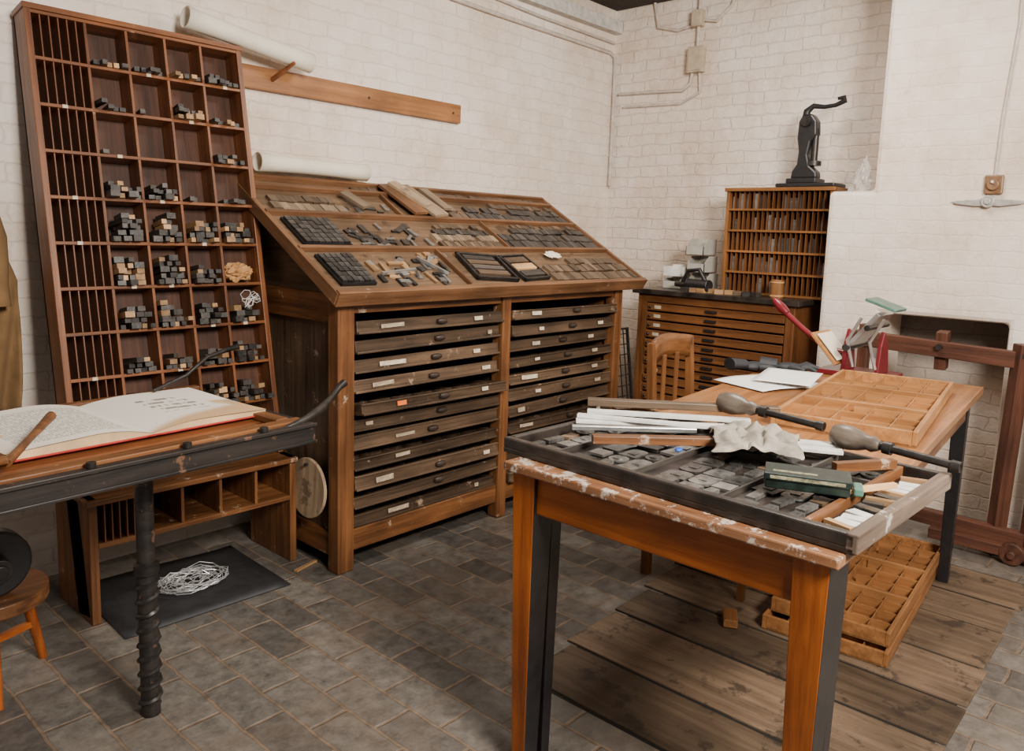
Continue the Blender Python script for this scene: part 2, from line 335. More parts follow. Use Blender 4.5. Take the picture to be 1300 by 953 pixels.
M().bx(-.06,-.001,-.035,.035,.2,.3).out('upper_box',CREAMM,c,bev=.006)
M().tube([(-.02,.0,.08),(-.02,0,.42)],.011).out('pipe',CONDU,c,smooth=True)
M().tube([(-.015,.03,-.08),(-.015,.04,-.14),(-.015,.09,-.18),(-.015,.3,-.17),(-.015,.59,-.16)],.010).out('pipe',CONDU,c,smooth=True)
M().tube([(-.015,.03,.22),(-.015,.15,.2),(-.015,.3,.24),(-.015,.34,.42)],.010).out('pipe',CONDU,c,smooth=True)
M().tube([(-.015,-.03,.24),(-.015,-.12,.22),(-.015,-.22,.3),(-.015,-.26,.42)],.010).out('pipe',CONDU,c,smooth=True)
M().tube([(-.012,-.02,-.08),(-.012,-.03,-.2),(-.012,.1,-.26),(-.012,.55,-.25)],.008).out('cable',CONDU,c,smooth=True)
c=thing('wall_switch','small brown switch box with cable on whitewashed wall','switch',(4.2,.83,1.68))
M().bx(-.022,-.001,-.038,.038,-.042,.045).out('switch_plate',BROWNB,c,bev=.006)
M().cyl((-.022,0,0),(-.040,0,0),.028,.024,24).out('switch_body',BROWNB,c,bev=.003)
M().cyl((-.040,0,.006),(-.054,0,.012),.006).out('switch_toggle',BONE,c)
M().tube([(-.008,0,.045),(-.008,-.005,.3),(-.008,-.03,.7),(-.008,-.02,1.2)],.006).out('cable',CONDU,c,smooth=True)
c=thing('wall_bracket','pale iron propeller-shaped bracket on whitewashed wall','bracket',(4.2,.845,1.605))
def blade(sg):
    mm=M(); poly=[(0.02,.018),(.05,.012),(.13,.006),(.155,0),(.13,-.012),(.05,-.022),(.02,-.02)]
    mm.prism([(sg*u,v) for u,v in poly],-.018,-.006,lambda u,v,h:(h,u,v)); return mm
blade(1).out('blade',BONE,c,bev=.003); blade(-1).out('blade',BONE,c,bev=.003)
M().cyl((-.001,0,0),(-.03,0,0),.028).cyl((-.03,0,0),(-.04,0,0),.014).out('boss',BONE,c,bev=.003)

# ---------------------------------------------------------------- leaning pigeonhole cabinet
LEAN=-rad(10.2); LW=.81; D=.11
cab=thing('pigeonhole_cabinet','tall reddish-brown wooden pigeonhole cabinet leaning against white wall','cabinet',(.96,2.79,.022))
LM=T((.96,2.79,.022))@RX(LEAN)
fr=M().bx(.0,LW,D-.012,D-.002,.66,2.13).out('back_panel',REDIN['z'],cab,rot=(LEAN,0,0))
Z0=.665; P=.1615; ROWS=9
xs=[0.022,.197,.342,.487,.632,LW-.022]
M().bx(0,.022,0,D,.0,2.135).out('side_board',RED['z'],fr,bev=.002)
M().bx(LW-.022,LW,0,D,.0,2.135).out('side_board',RED['z'],fr,bev=.002)
for i in range(ROWS+1):
    z=Z0+P*i
    M().bx(.02,LW-.02,.002,D-.01,z-.006,z+.006).out('shelf',RED['x'],fr,bev=.0015)
M().bx(-.004,LW+.004,-.004,D,2.125,2.145).out('top_board',RED['x'],fr,bev=.002)
for x in xs[1:-1]: M().bx(x-.005,x+.005,.004,D-.01,Z0,Z0+P*ROWS).out('divider',RED['z'],fr,bev=.001)
me=M().bx(-.002,.002,.008,D-.012,.004,P-.004).mesh('slot_divider'); me.materials.append(RED['z'])
for i in range(ROWS):
    for k in range(1,6):
        o=bpy.data.objects.new('slot_divider',me); COL.objects.link(o); o.parent=fr; o.location=(xs[0]+(xs[1]-xs[0])*k/6,0,Z0+P*i+.003)
mc=M().bx(-.009,.009,-.0015,.001,-.006,.006).mesh('label_card'); mc.materials.append(LABEL)
for i,x in ((8,.41),(8,.72),(7,.56),(6,.27),(5,.41),(4,.56),(3,.41),(3,.27),(2,.56),(2,.70),(1,.41),(1,.1),(5,.1),(4,.1),(7,.1)):
    o=bpy.data.objects.new('label_card',mc); COL.objects.link(o); o.parent=fr; o.location=(x,0,Z0+P*i)
for x in (0,LW-.03): M().bx(x,x+.03,0,.32,0,.45).out('end_panel',OAK['z'],cab,loc=(0,-.02,-.022),bev=.003)
M().bx(-.01,LW,-.015,.30,.43,.45).out('bench_top',OAK['x'],cab,loc=(0,-.02,-.022),bev=.003)
M().bx(.03,LW-.03,0,.30,.27,.288).out('bench_shelf',OAK['x'],cab,loc=(0,-.02,-.022),bev=.002)
for k in range(1,5): M().bx(.03+.15*k-.006,.03+.15*k+.006,.005,.28,.288,.43).out('divider',OAK['z'],cab,loc=(0,-.02,-.022),bev=.001)
for k in range(1,6): M().bx(.03+.025*k-.002,.03+.025*k+.002,.005,.28,.288,.43).out('slot_divider',OAK['z'],cab,loc=(0,-.02,-.022))
M().bx(.03,LW-.03,.27,.285,.27,.45).out('bench_back',REDIN['x'],cab,loc=(0,-.02,-.022))
counts=[[5,5,5,7],[4,1,9,5],[1,0,0,8],[10,10,2,4],[15,14,14,15],[16,15,13,0],[12,14,12,8],[9,8,10,12],[12,11,13,13]]
def blockmesh(w,h,l,mat):
    q=M().bx(-w/2,w/2,0,l,0,h).mesh('block'); q.materials.append(mat); return q
bms={}
for i,(w,h) in enumerate(((.021,.015),(.028,.018),(.034,.022),(.018,.017))):
    for j,l in enumerate((.080,.10)):
        bms[('d',i,j)]=(blockmesh(w,h,l,TYPED['y']),w,h); bms[('l',i,j)]=(blockmesh(w,h,l,LIGHTB['y']),w,h)
for r in range(9):
    zrow=Z0+P*(8-r)+.006
    for cc in range(4):
        x0=xs[cc+1]+.010; x1=xs[cc+2]-.009; n=counts[r][cc]; x=x0+random.uniform(0,.03 if n<5 else .003); z=zrow; hmax=0; marg=0; marR=0
        while n>0:
            i=random.choice([0,1,2,3]); light=random.random()<(.75 if (r==1 and cc==2) else .20)
            if n<6 and r<4: i=random.choice([0,3])
            me,w,h=bms[('l' if light else 'd',i,random.randrange(2))]
            if x+w>x1-marR:
                z+=hmax+.001
                if random.random()<.5: marg+=random.uniform(.004,.022)
                else: marR+=random.uniform(.004,.022)
                x=x0+marg; hmax=0
                if z>zrow+.095: break
            y=random.uniform(-.040,.004)
            inst(me,'wooden_furniture_block','pale wooden spacing block stacked in pigeonhole' if light else 'dark ink-stained wooden block stacked in pigeonhole','wood block',
                 LM@T((x+w/2,y,z))@RZ(random.uniform(-.12,.12)),'printing blocks in the pigeonholes')
            x+=w+random.uniform(.001,.010); hmax=max(hmax,h); n-=1
def crump(u,v,rx,ry,rz,seed,amp=.3):
    th=u*2*math.pi; ph=(v-.5)*math.pi; d=Vector((math.cos(th)*math.cos(ph),math.sin(th)*math.cos(ph),math.sin(ph)))
    k=1+amp*noise.noise(d*2.3+Vector((seed,0,0)))+amp*.5*noise.noise(d*6+Vector((0,seed,0)))
    return (d.x*rx*k,d.y*ry*k,d.z*rz*k)
o=M().grid(lambda u,v:crump(u,v,.060,.038,.036,3,.5),36,20).out('crumpled_paper',TAN); o.matrix_world=LM@T((.71,.042,Z0+P*3+.052))
tag(o,'crumpled tan paper bundle stuffed in pigeonhole','paper')
pts=[]
for i in range(60):
    a=i*.55; pts.append((.71+.045*math.cos(a)*(.6+.4*math.sin(i)),-.044+.004*math.sin(i*1.7),Z0+P*2+.095+.04*math.sin(a*1.13)*(.5+.5*math.cos(i*.7))))
o=M().tube(pts,.0012,6).out('string_tangle',WHITEW,smooth=True); o.matrix_world=LM; tag(o,'loose tangle of pale string hanging in pigeonhole','string')

# ---------------------------------------------------------------- composing frame
fx,fy=1.80,2.52
F=thing('type_cabinet','wide worn brown wooden type cabinet with sloping top','cabinet',(fx,fy,0))
def P_(x0,x1,y0,y1,z0,z1,name,mt,bev=.004,par=None): return M().bx(x0,x1,y0,y1,z0,z1).out(name,mt,par or F,bev=bev)
for x0,x1 in ((0,.08),(.94,1.0),(1.87,1.94)): P_(x0,x1,0,.07,0,1.14,'post',OAK['z'],.006)
for x0,x1 in ((0,.07),(1.87,1.94)): P_(x0,x1,.58,.65,0,1.4,'post',OAK['z'])
P_(.08,.94,.012,.05,1.06,1.14,'rail',OAK['x']); P_(1.0,1.87,.012,.05,1.06,1.14,'rail',OAK['x'])
P_(.08,.94,.012,.05,.08,.17,'rail',OAK['x']); P_(1.0,1.87,.012,.05,.08,.17,'rail',OAK['x'])
P_(.01,.05,.07,.58,.06,.16,'rail',OAK['y']); P_(1.89,1.93,.07,.58,.06,.16,'rail',OAK['y'])
P_(.01,.05,.07,.58,1.02,1.14,'rail',OAK['y'])
P_(.028,.042,.07,.58,.16,1.02,'side_panel',DRW['z'],0); P_(1.895,1.91,.07,.58,.16,1.1,'side_panel',OAK['z'],0)
P_(.05,1.89,.60,.615,.1,1.14,'back_panel',DARK,0); P_(.05,1.89,.05,.6,1.12,1.135,'deck',OAK['x'],0)
P_(.95,.99,.05,.6,.1,1.1,'partition',DARK,0)
SA=math.atan2(.42,.72)
for x in (.015,1.90):
    M().prism([(-.03,1.12),(.66,1.12),(.66,1.12+.69*math.tan(SA)),(-.03,1.125)],x,x+.02,lambda u,v,h:(h,u,v)).out('gable_panel',DRW['y'],F)
SLM=T((1.76,2.47,1.15))@RX(SA); SW=2.09
sp=M().bx(0,SW,0,.90,-.03,-.006).out('sloping_top',SLOPE['x'],F,loc=(-.04,-.05,1.15),rot=(SA,0,0),bev=.002)
def S_(x0,x1,y0,y1,z0,z1,nm,mt): return M().bx(x0,x1,y0,y1,z0,z1).out(nm,mt,sp,bev=.002)
S_(-.01,SW+.01,-.028,0,-.045,.018,'ledge',SLED['x'])
for y in (.295,.575,.80): S_(0,SW,y,y+.02,-.006,.018,'ledge',SLED['x'])
S_(0,SW,.88,.90,-.006,.02,'ledge',SLED['x'])
S_(-.015,.008,-.02,.90,-.04,.012,'edge_strip',SLED['y']); S_(SW-.008,SW+.015,-.02,.90,-.04,.012,'edge_strip',SLED['y'])
for x,y0,y1 in ((.72,.02,.295),(1.25,.315,.575),(.74,.595,.80)): S_(x,x+.012,y0,y1,-.006,.014,'partition_strip',SLED['y'])
hm=M(); hm.lathe([(.002,-.030),(.010,-.026),(.013,-.008),(.013,.008),(.010,.026),(.002,.030)],RY(rad(90))); hmesh=hm.mesh('handle'); hmesh.materials.append(PULL)
def lab(mt): q=M().bx(-.04,.04,-.0015,0,-.011,.011).mesh('label_card'); q.materials.append(mt); return q
lm,lm2,lo=lab(LABEL),lab(LABEL2),lab(ORL)
pit=.0805
for col,(a,b_) in enumerate(((.085,.935),(1.005,1.865))):
    w=b_-a
    tm=M(); tm.bx(0,.012,.016,.5,0,.045); tm.bx(w-.012,w,.016,.5,0,.045); tm.bx(0,w,.49,.5,0,.045); tm.bx(0,w,.016,.5,0,.006)
    for j in range(1,7): tm.bx(w*j/7-.003,w*j/7+.003,.016,.49,.006,.040)
    tm.bx(0,w,.12,.125,.006,.04)
    tmesh=tm.mesh('tray_body'); tmesh.materials.append(DRW['y'])
    dms=[]
    for v in range(3):
        hh=(.060,.054,.048)[v]; dm=M(); dm.bx(0,w,0,.016,.0,hh); dm.bx(0,w,-.012,.0,.0,.010)
        if v!=1: dm.bx(0,w,-.006,.0,hh-.008,hh)
        q=dm.mesh('drawer'); q.materials.append(DRW['x']); dms.append(q)
    for i in range(11):
        z=.172+pit*i; off=random.choice([0,-.012,.012,-.030,.018,-.020,-.004])
        if i==6 and col==0: off=-.055
        d=bpy.data.objects.new('drawer',random.choice(dms)); COL.objects.link(d); d.parent=F; d.location=(a,off+.012,z); d.rotation_euler=(rad(-7),random.uniform(-.008,.008),random.uniform(-.024,.024))
        k=d.modifiers.new('b','BEVEL'); k.width=.003; k.segments=2
        t=bpy.data.objects.new('tray_body',tmesh); COL.objects.link(t); t.parent=d
        if random.random()<.7:
            r=bpy.data.objects.new('handle',hmesh); COL.objects.link(r); r.parent=d; r.location=(w*.54+random.uniform(-.03,.03),-.006,.028)
        if i not in (1,9) or col:
            l=bpy.data.objects.new('label_card',lo if (i==6 and col==0) else random.choice([lm,lm,lm2])); COL.objects.link(l); l.parent=d; l.location=(.14+random.uniform(-.06,.14),-.0065,.028); l.scale=(random.uniform(.4,1.8),1,random.uniform(.6,1.1)); l.rotation_euler=(0,random.uniform(-.04,.04),0)
        if random.random()<.4:
            l=bpy.data.objects.new('label_card',random.choice([lm,lm2])); COL.objects.link(l); l.parent=d; l.location=(w-.12+random.uniform(-.05,.05),-.0065,.028); l.scale=(random.uniform(.3,.7),1,.8)
def tb(w,l,h,mat): q=M().bx(-w/2,w/2,-l/2,l/2,0,h).mesh('type_block'); q.materials.append(mat); return q
def onslope(x,s,z=0.,a=0): return SLM@T((x,s,z-.0055))@RZ(a)
G1='metal sorts on the sloping top'
def bgrid(x0,x1,s0,s1,nx,ns):
    g=thing('block_tray','small black tray of tiny dark type blocks on sloping board','type tray'); g.matrix_world=onslope(x0,s0)
    Wd=x1-x0;Hs=s1-s0
    M().bx(0,Wd,0,Hs,0,.004).bx(0,.004,0,Hs,0,.014).bx(Wd-.004,Wd,0,Hs,0,.014).bx(0,Wd,0,.004,0,.014).bx(0,Wd,Hs-.004,Hs,0,.014).out('tray_frame',BLK,g)
    me=M().bx(.003,(Wd-.01)/nx-.001,.003,(Hs-.01)/ns-.001,0,.018).mesh('type_block'); me.materials.append(LEAD)
    for i in range(nx):
        for j in range(ns):
            o=bpy.data.objects.new('type_block',me); COL.objects.link(o); o.parent=g; o.location=(.005+(Wd-.01)*i/nx,.005+(Hs-.01)*j/ns,.003+random.uniform(0,.003))
bgrid(.05,.28,.335,.545,7,6); bgrid(.05,.22,.05,.26,6,6)
def typerow(x0,x1,s,hl,wr,mat,lab_,grp,th=.016,skip=.08,slant=0):
    meshes=[tb(w,hl*random.uniform(.85,1.08),th*random.uniform(.7,1.1),mat) for w in wr for _ in range(2)]; x=x0
    while x<x1:
        i=random.randrange(len(meshes)); w=wr[i//2]
        if random.random()>skip:
            inst(meshes[i],'wood_type_block',lab_,'type block',onslope(x+w/2,s+slant*(x-x0)+random.uniform(-.004,.004),0,random.uniform(-.05,.05)),grp)
        x+=w+.002
G2='wooden type sorts laid along the sloping top'
DL='dark wooden type block lying in a row'; BL='worn brown wooden type block lying in a row'
XE=2.035
typerow(1.22,XE,.635,.060,(.022,.035,.048),TYPED['y'],DL,G2,skip=.03)
typerow(1.25,XE,.70,.055,(.022,.035,.048),TYPED['y'],DL,G2,skip=.08)
typerow(1.45,XE,.76,.045,(.034,.042,.06),TYPEW['y'],BL,G2,skip=.15)
typerow(1.28,XE,.355,.062,(.022,.038,.052),TYPED['y'],DL,G2,skip=.03)
typerow(1.28,XE,.425,.06,(.022,.038,.052),TYPED['y'],DL,G2,skip=.06)
typerow(1.40,XE,.49,.05,(.022,.038,.052),TYPED['y'],DL,G2,skip=.12)
typerow(1.40,XE,.54,.035,(.030,.038,.048),TYPEW['y'],BL,G2,skip=.3)
typerow(1.34,XE,.05,.065,(.026,.042,.055),TYPEW['y'],BL,G2,skip=.03)
typerow(1.36,XE,.125,.062,(.026,.042,.055),TYPEW['y'],BL,G2,skip=.06)
typerow(1.60,XE,.19,.05,(.026,.042,.055),TYPEW['y'],BL,G2,skip=.15)
typerow(.80,1.22,.35,.05,(.018,.034,.028),TYPEW['y'],BL,G2,skip=.06)
typerow(.80,1.22,.405,.05,(.018,.034,.028),PALE['y'],BL,G2,skip=.12)
typerow(.84,1.20,.46,.045,(.018,.034,.028),TYPED['y'],DL,G2,skip=.15)
typerow(.88,1.20,.51,.035,(.018,.034,.028),TYPEW['y'],BL,G2,skip=.25)
typerow(1.08,1.22,.70,.05,(.04,.05),TYPEW['y'],BL,G2,skip=.1)
typerow(1.06,1.20,.635,.05,(.034,.04),TYPEW['y'],BL,G2,skip=.1)
typerow(.60,1.95,.84,.050,(.07,.10,.05),TYPEW['y'],BL,G2,skip=.12)
typerow(.06,.40,.64,.06,(.034,.042),PALE['y'],BL,G2,skip=.08)
typerow(.08,.38,.71,.05,(.034,.042),TYPEW['y'],BL,G2,skip=.12)
for (x,s,w,l,a,z) in ((.84,.74,.095,.28,.16,.0245),(.955,.735,.11,.30,.20,.0245),(.90,.77,.07,.24,.34,.039),(1.07,.76,.06,.20,.12,.0245),(.52,.70,.06,.14,.4,.0245)):
    inst(tb(w,l,.014,random.choice([PALE,PALE,SLED])['y']),'wooden_board','worn wooden printing board lying across sloping ledges','board',onslope(x,s,z,a))
ch=thing('metal_chase','small dark iron frame holding letters on sloping board','printing chase'); ch.matrix_world=onslope(.80,.06,.002,-.12)
m=M(); m.bx(0,.26,0,.014,0,.02).bx(0,.26,.2,.214,0,.02).bx(0,.014,0,.214,0,.02).bx(.246,.26,0,.214,0,.02); m.out('chase_frame',IRON,ch,bev=.002)
for k in range(4): M().bx(.03,.22,.03+.045*k,.062+.045*k,0,.022-.002*k).out('furniture_strip',[TYPEW,TYPED][k%2]['x'],ch,bev=.001)
ch=thing('metal_chase','small dark iron frame holding letters on sloping board','printing chase'); ch.matrix_world=onslope(1.105,.03,.002,.06)
m=M(); m.bx(0,.20,0,.012,0,.018).bx(0,.20,.2,.212,0,.018).bx(0,.012,0,.212,0,.018).bx(.188,.20,0,.212,0,.018); m.out('chase_frame',IRON,ch,bev=.002)
for k in range(3): M().bx(.02,.18,.025+.06*k,.07+.06*k,0,.020-.002*k).out('furniture_strip',[TYPED,LIGHTB,TYPEW][k]['x'],ch,bev=.001)
def scatter(n,x0,x1,s0,s1,mats,L=.08):
    for i in range(n):
        x=random.uniform(x0,x1); s=random.uniform(s0,s1)
        inst(tb(random.uniform(.012,.030),random.uniform(.03,L),.008,random.choice(mats)),'metal_type_piece','small loose piece of metal type on sloping board','type piece',onslope(x,s,random.uniform(0,.003),random.choice([0,0,1.57,random.uniform(-1.5,1.5)])+random.uniform(-.15,.15)),G1)
scatter(34,.27,.69,.05,.22,[LEAD,STEEL,SILV,LIGHTB['y'],IRON])
scatter(30,.34,.76,.34,.52,[LEAD,STEEL,IRON,TYPED['y']])
scatter(12,.60,1.2,.24,.27,[LIGHTB['y'],STEEL],.05)
scatter(8,.42,.70,.62,.70,[TYPED['y'],STEEL],.06)
inst(tb(.20,.012,.012,SILV),'metal_rule','long bright metal rule on sloping board','metal rule',onslope(.38,.12,.011,.12)); inst(tb(.16,.012,.012,SILV),'metal_rule','long bright metal rule on sloping board','metal rule',onslope(.60,.16,.011,-1.0))
o=M().grid(lambda u,v:crump(u,v,.055,.028,.009,9,.4),24,12).out('crumpled_paper',PAPER); o.matrix_world=onslope(1.52,.24,.022); tag(o,'scrap of crumpled cream paper on sloping board','paper')
c=thing('round_board','round pale wooden disc hanging on side of type cabinet','wooden disc',(1.785,2.70,.33))
M().cyl((-.012,0,0),(.002,0,0),.125,seg=48).out('disc',PALE['z'],c,rot=(0,rad(3),0),bev=.003)
M().cyl((-.02,0,.1),(.01,0,.1),.006).out('hanging_peg',IRON,c)
c=thing('iron_grid_frame','dark iron lattice frame leaning beside type cabinet','metal frame',(3.80,2.56,.0),(rad(-8),0,0))
m=M(); m.bx(0,.012,0,.015,0,.85).bx(.24,.252,0,.015,0,.85).bx(0,.252,0,.015,.838,.85).bx(0,.252,0,.015,0,.012); m.out('outer_frame',IRON,c)
m=M()
for k in range(1,14): m.bx(.01,.245,.004,.01,.0625*k-.003,.0625*k+.003)
for k in range(1,5): m.bx(.05*k-.002,.05*k+.002,.004,.01,.01,.84)
m.out('lattice',IRON,c)

# ---------------------------------------------------------------- press table with book
PTB=thing('proofing_press_table','black iron-framed press table with brown tympan boards','press table',(.30,1.80,0),(0,0,rad(4)))
def Q(x0,x1,y0,y1,z0,z1,nm,mt,bev=.003): return M().bx(x0,x1,y0,y1,z0,z1).out(nm,mt,PTB,bev=bev)
Q(-.1,.93,.02,.66,.79,.82,'bed',BLK); Q(-.1,.96,0,.03,.790,.845,'front_rail',BLKI); Q(-.1,.96,.65,.68,.790,.845,'rear_rail',BLKI); Q(.93,.96,.03,.65,.775,.845,'end_rail',BLKI)
Q(-.1,.96,-.008,0,.790,.798,'rail_flange',BLKI,.002); Q(-.1,.96,-.008,0,.837,.847,'rail_flange',BLKI,.002)
Q(-.08,.92,.03,.65,.82,.832,'bed_board',RED['x'])
Q(-.1,.95,.034,.075,.833,.852,'tympan_bar',OAK['x']); Q(-.1,.97,.62,.65,.845,.860,'frisket_bar',OAK['x']); Q(.885,.925,.078,.615,.833,.853,'tympan_bar',OAK['y'])
for x in (.15,.35,.58,.80): M().cyl((x,.015,.846),(x,.015,.858),.011).out('corner_bolt',IRON,PTB,smooth=True)
M().lathe([(.026,0),(.026,.42),(.034,.425),(.034,.45),(.024,.455),(.024,.76),(.045,.765),(.045,.79)],T((.61,.30,0))).out('leg',BLKI,PTB,smooth=True)
pts=[(.61+.026*math.cos(a*.7),.30+.026*math.sin(a*.7),.02+.0048*a) for a in range(82)]
M().tube(pts,.008,6).out('screw_thread',IRON,PTB,smooth=True)
M().bx(-.1,.9,.28,.33,.73,.79).out('cross_beam',BLK,PTB,bev=.004)
M().lathe([(.03,0),(.022,.03),(.022,.7),(.04,.74)],T((-.05,.3,0))).out('leg',BLKI,PTB,smooth=True)
M().tube([(.86,.02,.835),(.96,.04,.85),(1.06,.10,.855),(1.14,.16,.862),(1.21,.20,.885),(1.235,.205,.895)],[.010,.011,.014,.009,.011,.013]).out('lever',IRON,PTB,smooth=True)
M().tube([(.80,.60,.87),(.92,.62,.90),(1.02,.66,.945),(1.14,.72,.955),(1.17,.70,.965)],[.006,.007,.007,.009,.011]).out('lever',IRON,PTB,smooth=True)
BK=thing('open_book','large open printed book with cream pages and red cover','book',(.83,1.96,.855),(0,0,rad(4)))
BK.location=(.82,1.925,.855)
def hz(u,h): return h*math.sin(min(1,u*2.2+.02)*math.pi*.5)*(1-.55*u)+.0015
def page(sg,mat,nm,z0,h,wd):
    def fn(u,v): return (sg*u*wd,v*.43,z0+hz(u,h)+.002*math.sin(v*5+u*3)*u)
    return M().grid(fn,30,10).out(nm,mat,BK,smooth=True)
def blockp(sg,wd,h):
    poly=[(0,.001)]+[(sg*u/16*wd,.001+hz(u/16,h)) for u in range(17)]+[(sg*wd,.001)]
    return M().prism(poly,.002,.428,lambda u,v,hh:(u,hh,v)).out('page_block',EDGE,BK)
BK.location=(.87,2.03,.845)
blockp(-1,.342,.030); blockp(1,.342,.020)
page(-1,PT,'left_page',.0025,.030,.345); page(1,PD,'right_page',.0025,.020,.345)
M().bx(-.352,-.002,-.005,.435,-.002,.001).bx(.002,.352,-.005,.435,-.002,.001).bx(-.02,.02,-.005,.435,-.002,0).out('cover',RIBBON,BK)
M().bx(-.32,.32,.02,.41,-.0115,-.002).out('lower_board',RIBBON,BK)
st=M().tube([(0,0,0),(.08,.11,.02),(.16,.22,.04)],[.010,.008,.012]).out('wooden_stick',OAK['x'],loc=(.50,1.90,.872),smooth=True); tag(st,'slim dark wooden stick lying over open book','stick')
o=M().sph((0,0,.03),.03,(1.3,1,1)).cyl((0,0,.02),(.08,-.03,.03),.010).out('ink_dabber',OAK['x'],loc=(.42,1.92,.852),smooth=True); tag(o,'small brown wooden knob-ended hand tool','tool')

o=M().grid(lambda u,v:(u*.62,v*.5,.003+.010*abs(math.sin(u*2.5+v))*v),10,8).out('black_sheet',plain('black_rubber',(.022,.022,.024),.55),loc=(1.0,2.60,.0),rot=(0,0,rad(-2)),smooth=True,solid=.003); tag(o,'flat black rubber sheet lying on brick floor','floor sheet')
pts=[]
for i in range(300):
    a=i*.41; r=.03+.11*abs(math.sin(i*.173)); q=noise.noise(Vector((i*.37,1,0))); pts.append((r*math.cos(a)+.02*q,r*.7*math.sin(a)+.02*q,.015+.05*abs(noise.noise(Vector((i*.31,0,0))))))
o=M().tube(pts,.0016,5).out('wire_tangle',WIREM,loc=(1.34,2.82,.012)); tag(o,'tangled pile of shiny wire on black sheet','wire'); o['kind']='stuff'
ST=thing('wooden_stool','low orange-brown wooden stool under black iron wheel','stool',(.62,2.62,0))
M().cyl((0,0,.26),(0,0,.30),.16,seg=32).out('seat',OAK['x'],ST,bev=.004)
for a in (20,140,260):
    x,y=.11*math.cos(rad(a)),.11*math.sin(rad(a)); M().cyl((x,y,.26),(x*1.5,y*1.5,0),.018,.013).out('leg',ORG['z'],ST,smooth=True)
M().box((0,0,.13),(.26,.02,.02),(0,0,rad(20))).out('stretcher',ORG['x'],ST,bev=.002)
c=thing('iron_flywheel','black iron wheel with hub standing on stool','iron wheel',(.62,2.56,.40))
M().cyl((0,-.03,0),(0,.03,0),.10,seg=36).out('wheel_rim',BLK,c,bev=.008); M().cyl((0,-.09,0),(0,.06,0),.035).cyl((0,-.10,0),(0,-.09,0),.02).out('hub',IRON,c,bev=.003)
def coat(u,v):
    w=.09+.15*min(1,v*2.2); x=(u-.5)*2*w+.02*math.sin(v*4)+.02*v; fold=(.026*math.sin(u*20+v*3)+.012*math.sin(u*47+v*9))*min(1,v*2)
    return (x,-.068+fold-.04*math.sin(u*math.pi),-v*.90)
CO=thing('work_coat','khaki cotton work coat hanging on white wall','coat',(.655,3.298,1.58))
M().grid(coat,72,24).out('coat_body',KHAKI,CO,smooth=True,solid=.006)
M().tube([(.08,-.08,-.04),(.15,-.09,-.12),(.18,-.10,-.26),(.185,-.11,-.34),(.178,-.10,-.42),(.18,-.11,-.50)],[.03,.045,.047,.040,.045,.046],14).out('sleeve',KHAKI,CO,smooth=True)
M().tube([(.02,0,.03),(.02,-.05,.02),(.02,-.075,.05)],.006).out('coat_hook',IRON,CO,smooth=True)

# ---------------------------------------------------------------- front table
FT=thing('work_table','narrow orange varnished wooden table with paint-chipped edges','table',(1.42,.46,0))
def TB(x0,x1,y0,y1,z0,z1,nm,mt,bev=.004,par=FT): return M().bx(x0,x1,y0,y1,z0,z1).out(nm,mt,par,bev=bev)
TB(0,.165,0,.83,.806,.83,'table_top',CHIP)
TB(.030,.05,.05,.78,.705,.806,'apron',ORG['y']); TB(.05,.15,.030,.045,.705,.806,'apron',ORG['x']); TB(.05,.15,.785,.80,.705,.806,'apron',ORG['x'])
for y in (.055,.775):
    M().taper((.056,y),0,.806,(.026,.022),(.040,.036)).out('leg',ORG['z'],FT,bev=.002,mat2=BLKL,sel=lambda p:p.normal.y<-.8)
    M().taper((.120,y),0,.806,(.016,.020),(.022,.030)).out('leg',BLKL,FT,bev=.002,label='black painted table leg')
T2=thing('long_work_table','long wooden work table with orange-brown top, black legs','table',(1.602,.50,0),(0,0,rad(5)))
TB(.060,2.07,0,.82,.80,.83,'table_top',TOPO['x'],par=T2)
TB(.10,2.01,.04,.06,.70,.80,'apron',OAK['x'],par=T2); TB(.10,2.01,.76,.78,.70,.80,'apron',OAK['x'],par=T2); TB(1.98,2.0,.05,.77,.70,.80,'apron',OAK['y'],par=T2); TB(.10,.12,.05,.77,.70,.80,'apron',BLK,par=T2)
for x,y,q,r in ((.095,.05,.016,.022),(.095,.80,.016,.020),(1.98,.06,.020,.028),(1.98,.76,.020,.028)): M().taper((x,y),0,.80,(q,q),(r,r)).out('leg',BLKL,T2,bev=.003)
FTx,FTy,FTr=1.450,.445,rad(-1.8)
TR=thing('composing_tray','large shallow dark-stained wooden tray across two tables','tray',(FTx,FTy,.831),(0,0,FTr))
TM=T((FTx,FTy,.831))@RZ(FTr)
DX=.58; DY=.90
M().bx(0,DX,0,DY,0,.014).out('tray_base',BLKW,TR,bev=.003)
M().bx(0,.022,0,DY,.012,.040).out('rim',BLKW,TR,bev=.004); M().bx(DX-.022,DX,0,DY,.012,.040).out('rim',BLKW,TR,bev=.004); M().bx(.022,DX-.022,DY-.022,DY,.012,.040).out('rim',BLKW,TR,bev=.004)
M().bx(.0,DX,-.006,.018,.002,.041).out('rim',WPALE['x'],TR,bev=.003,label='pale worn tray rim')
M().bx(.022,DX-.022,.095,.108,.012,.038).out('divider',OAK['x'],TR,bev=.002)
M().bx(.39,.398,.11,DY-.022,.012,.032).out('divider',TYPED['y'],TR,bev=.001)
for y in (.25,.38,.51,.64,.76): M().bx(.398,DX-.022,y,y+.007,.012,.032).out('divider',TYPED['x'],TR,bev=.001)
for y in (.295,.525,.75): M().bx(.022,.39,y,y+.006,.012,.028).out('divider',TYPED['x'],TR,bev=.001)
G3='type plates laid in the composing tray'
def dplate(w,h):
    poly=[(-w,-h),(w*.5,-h)]+[(w*.5+w*.5*math.sin(a),-h*math.cos(a)) for a in [math.pi*k/8 for k in range(1,8)]]+[(w*.5,h),(-w,h)]
    return M().prism(poly,0,.004,lambda u,v,hh:(u,v,hh))
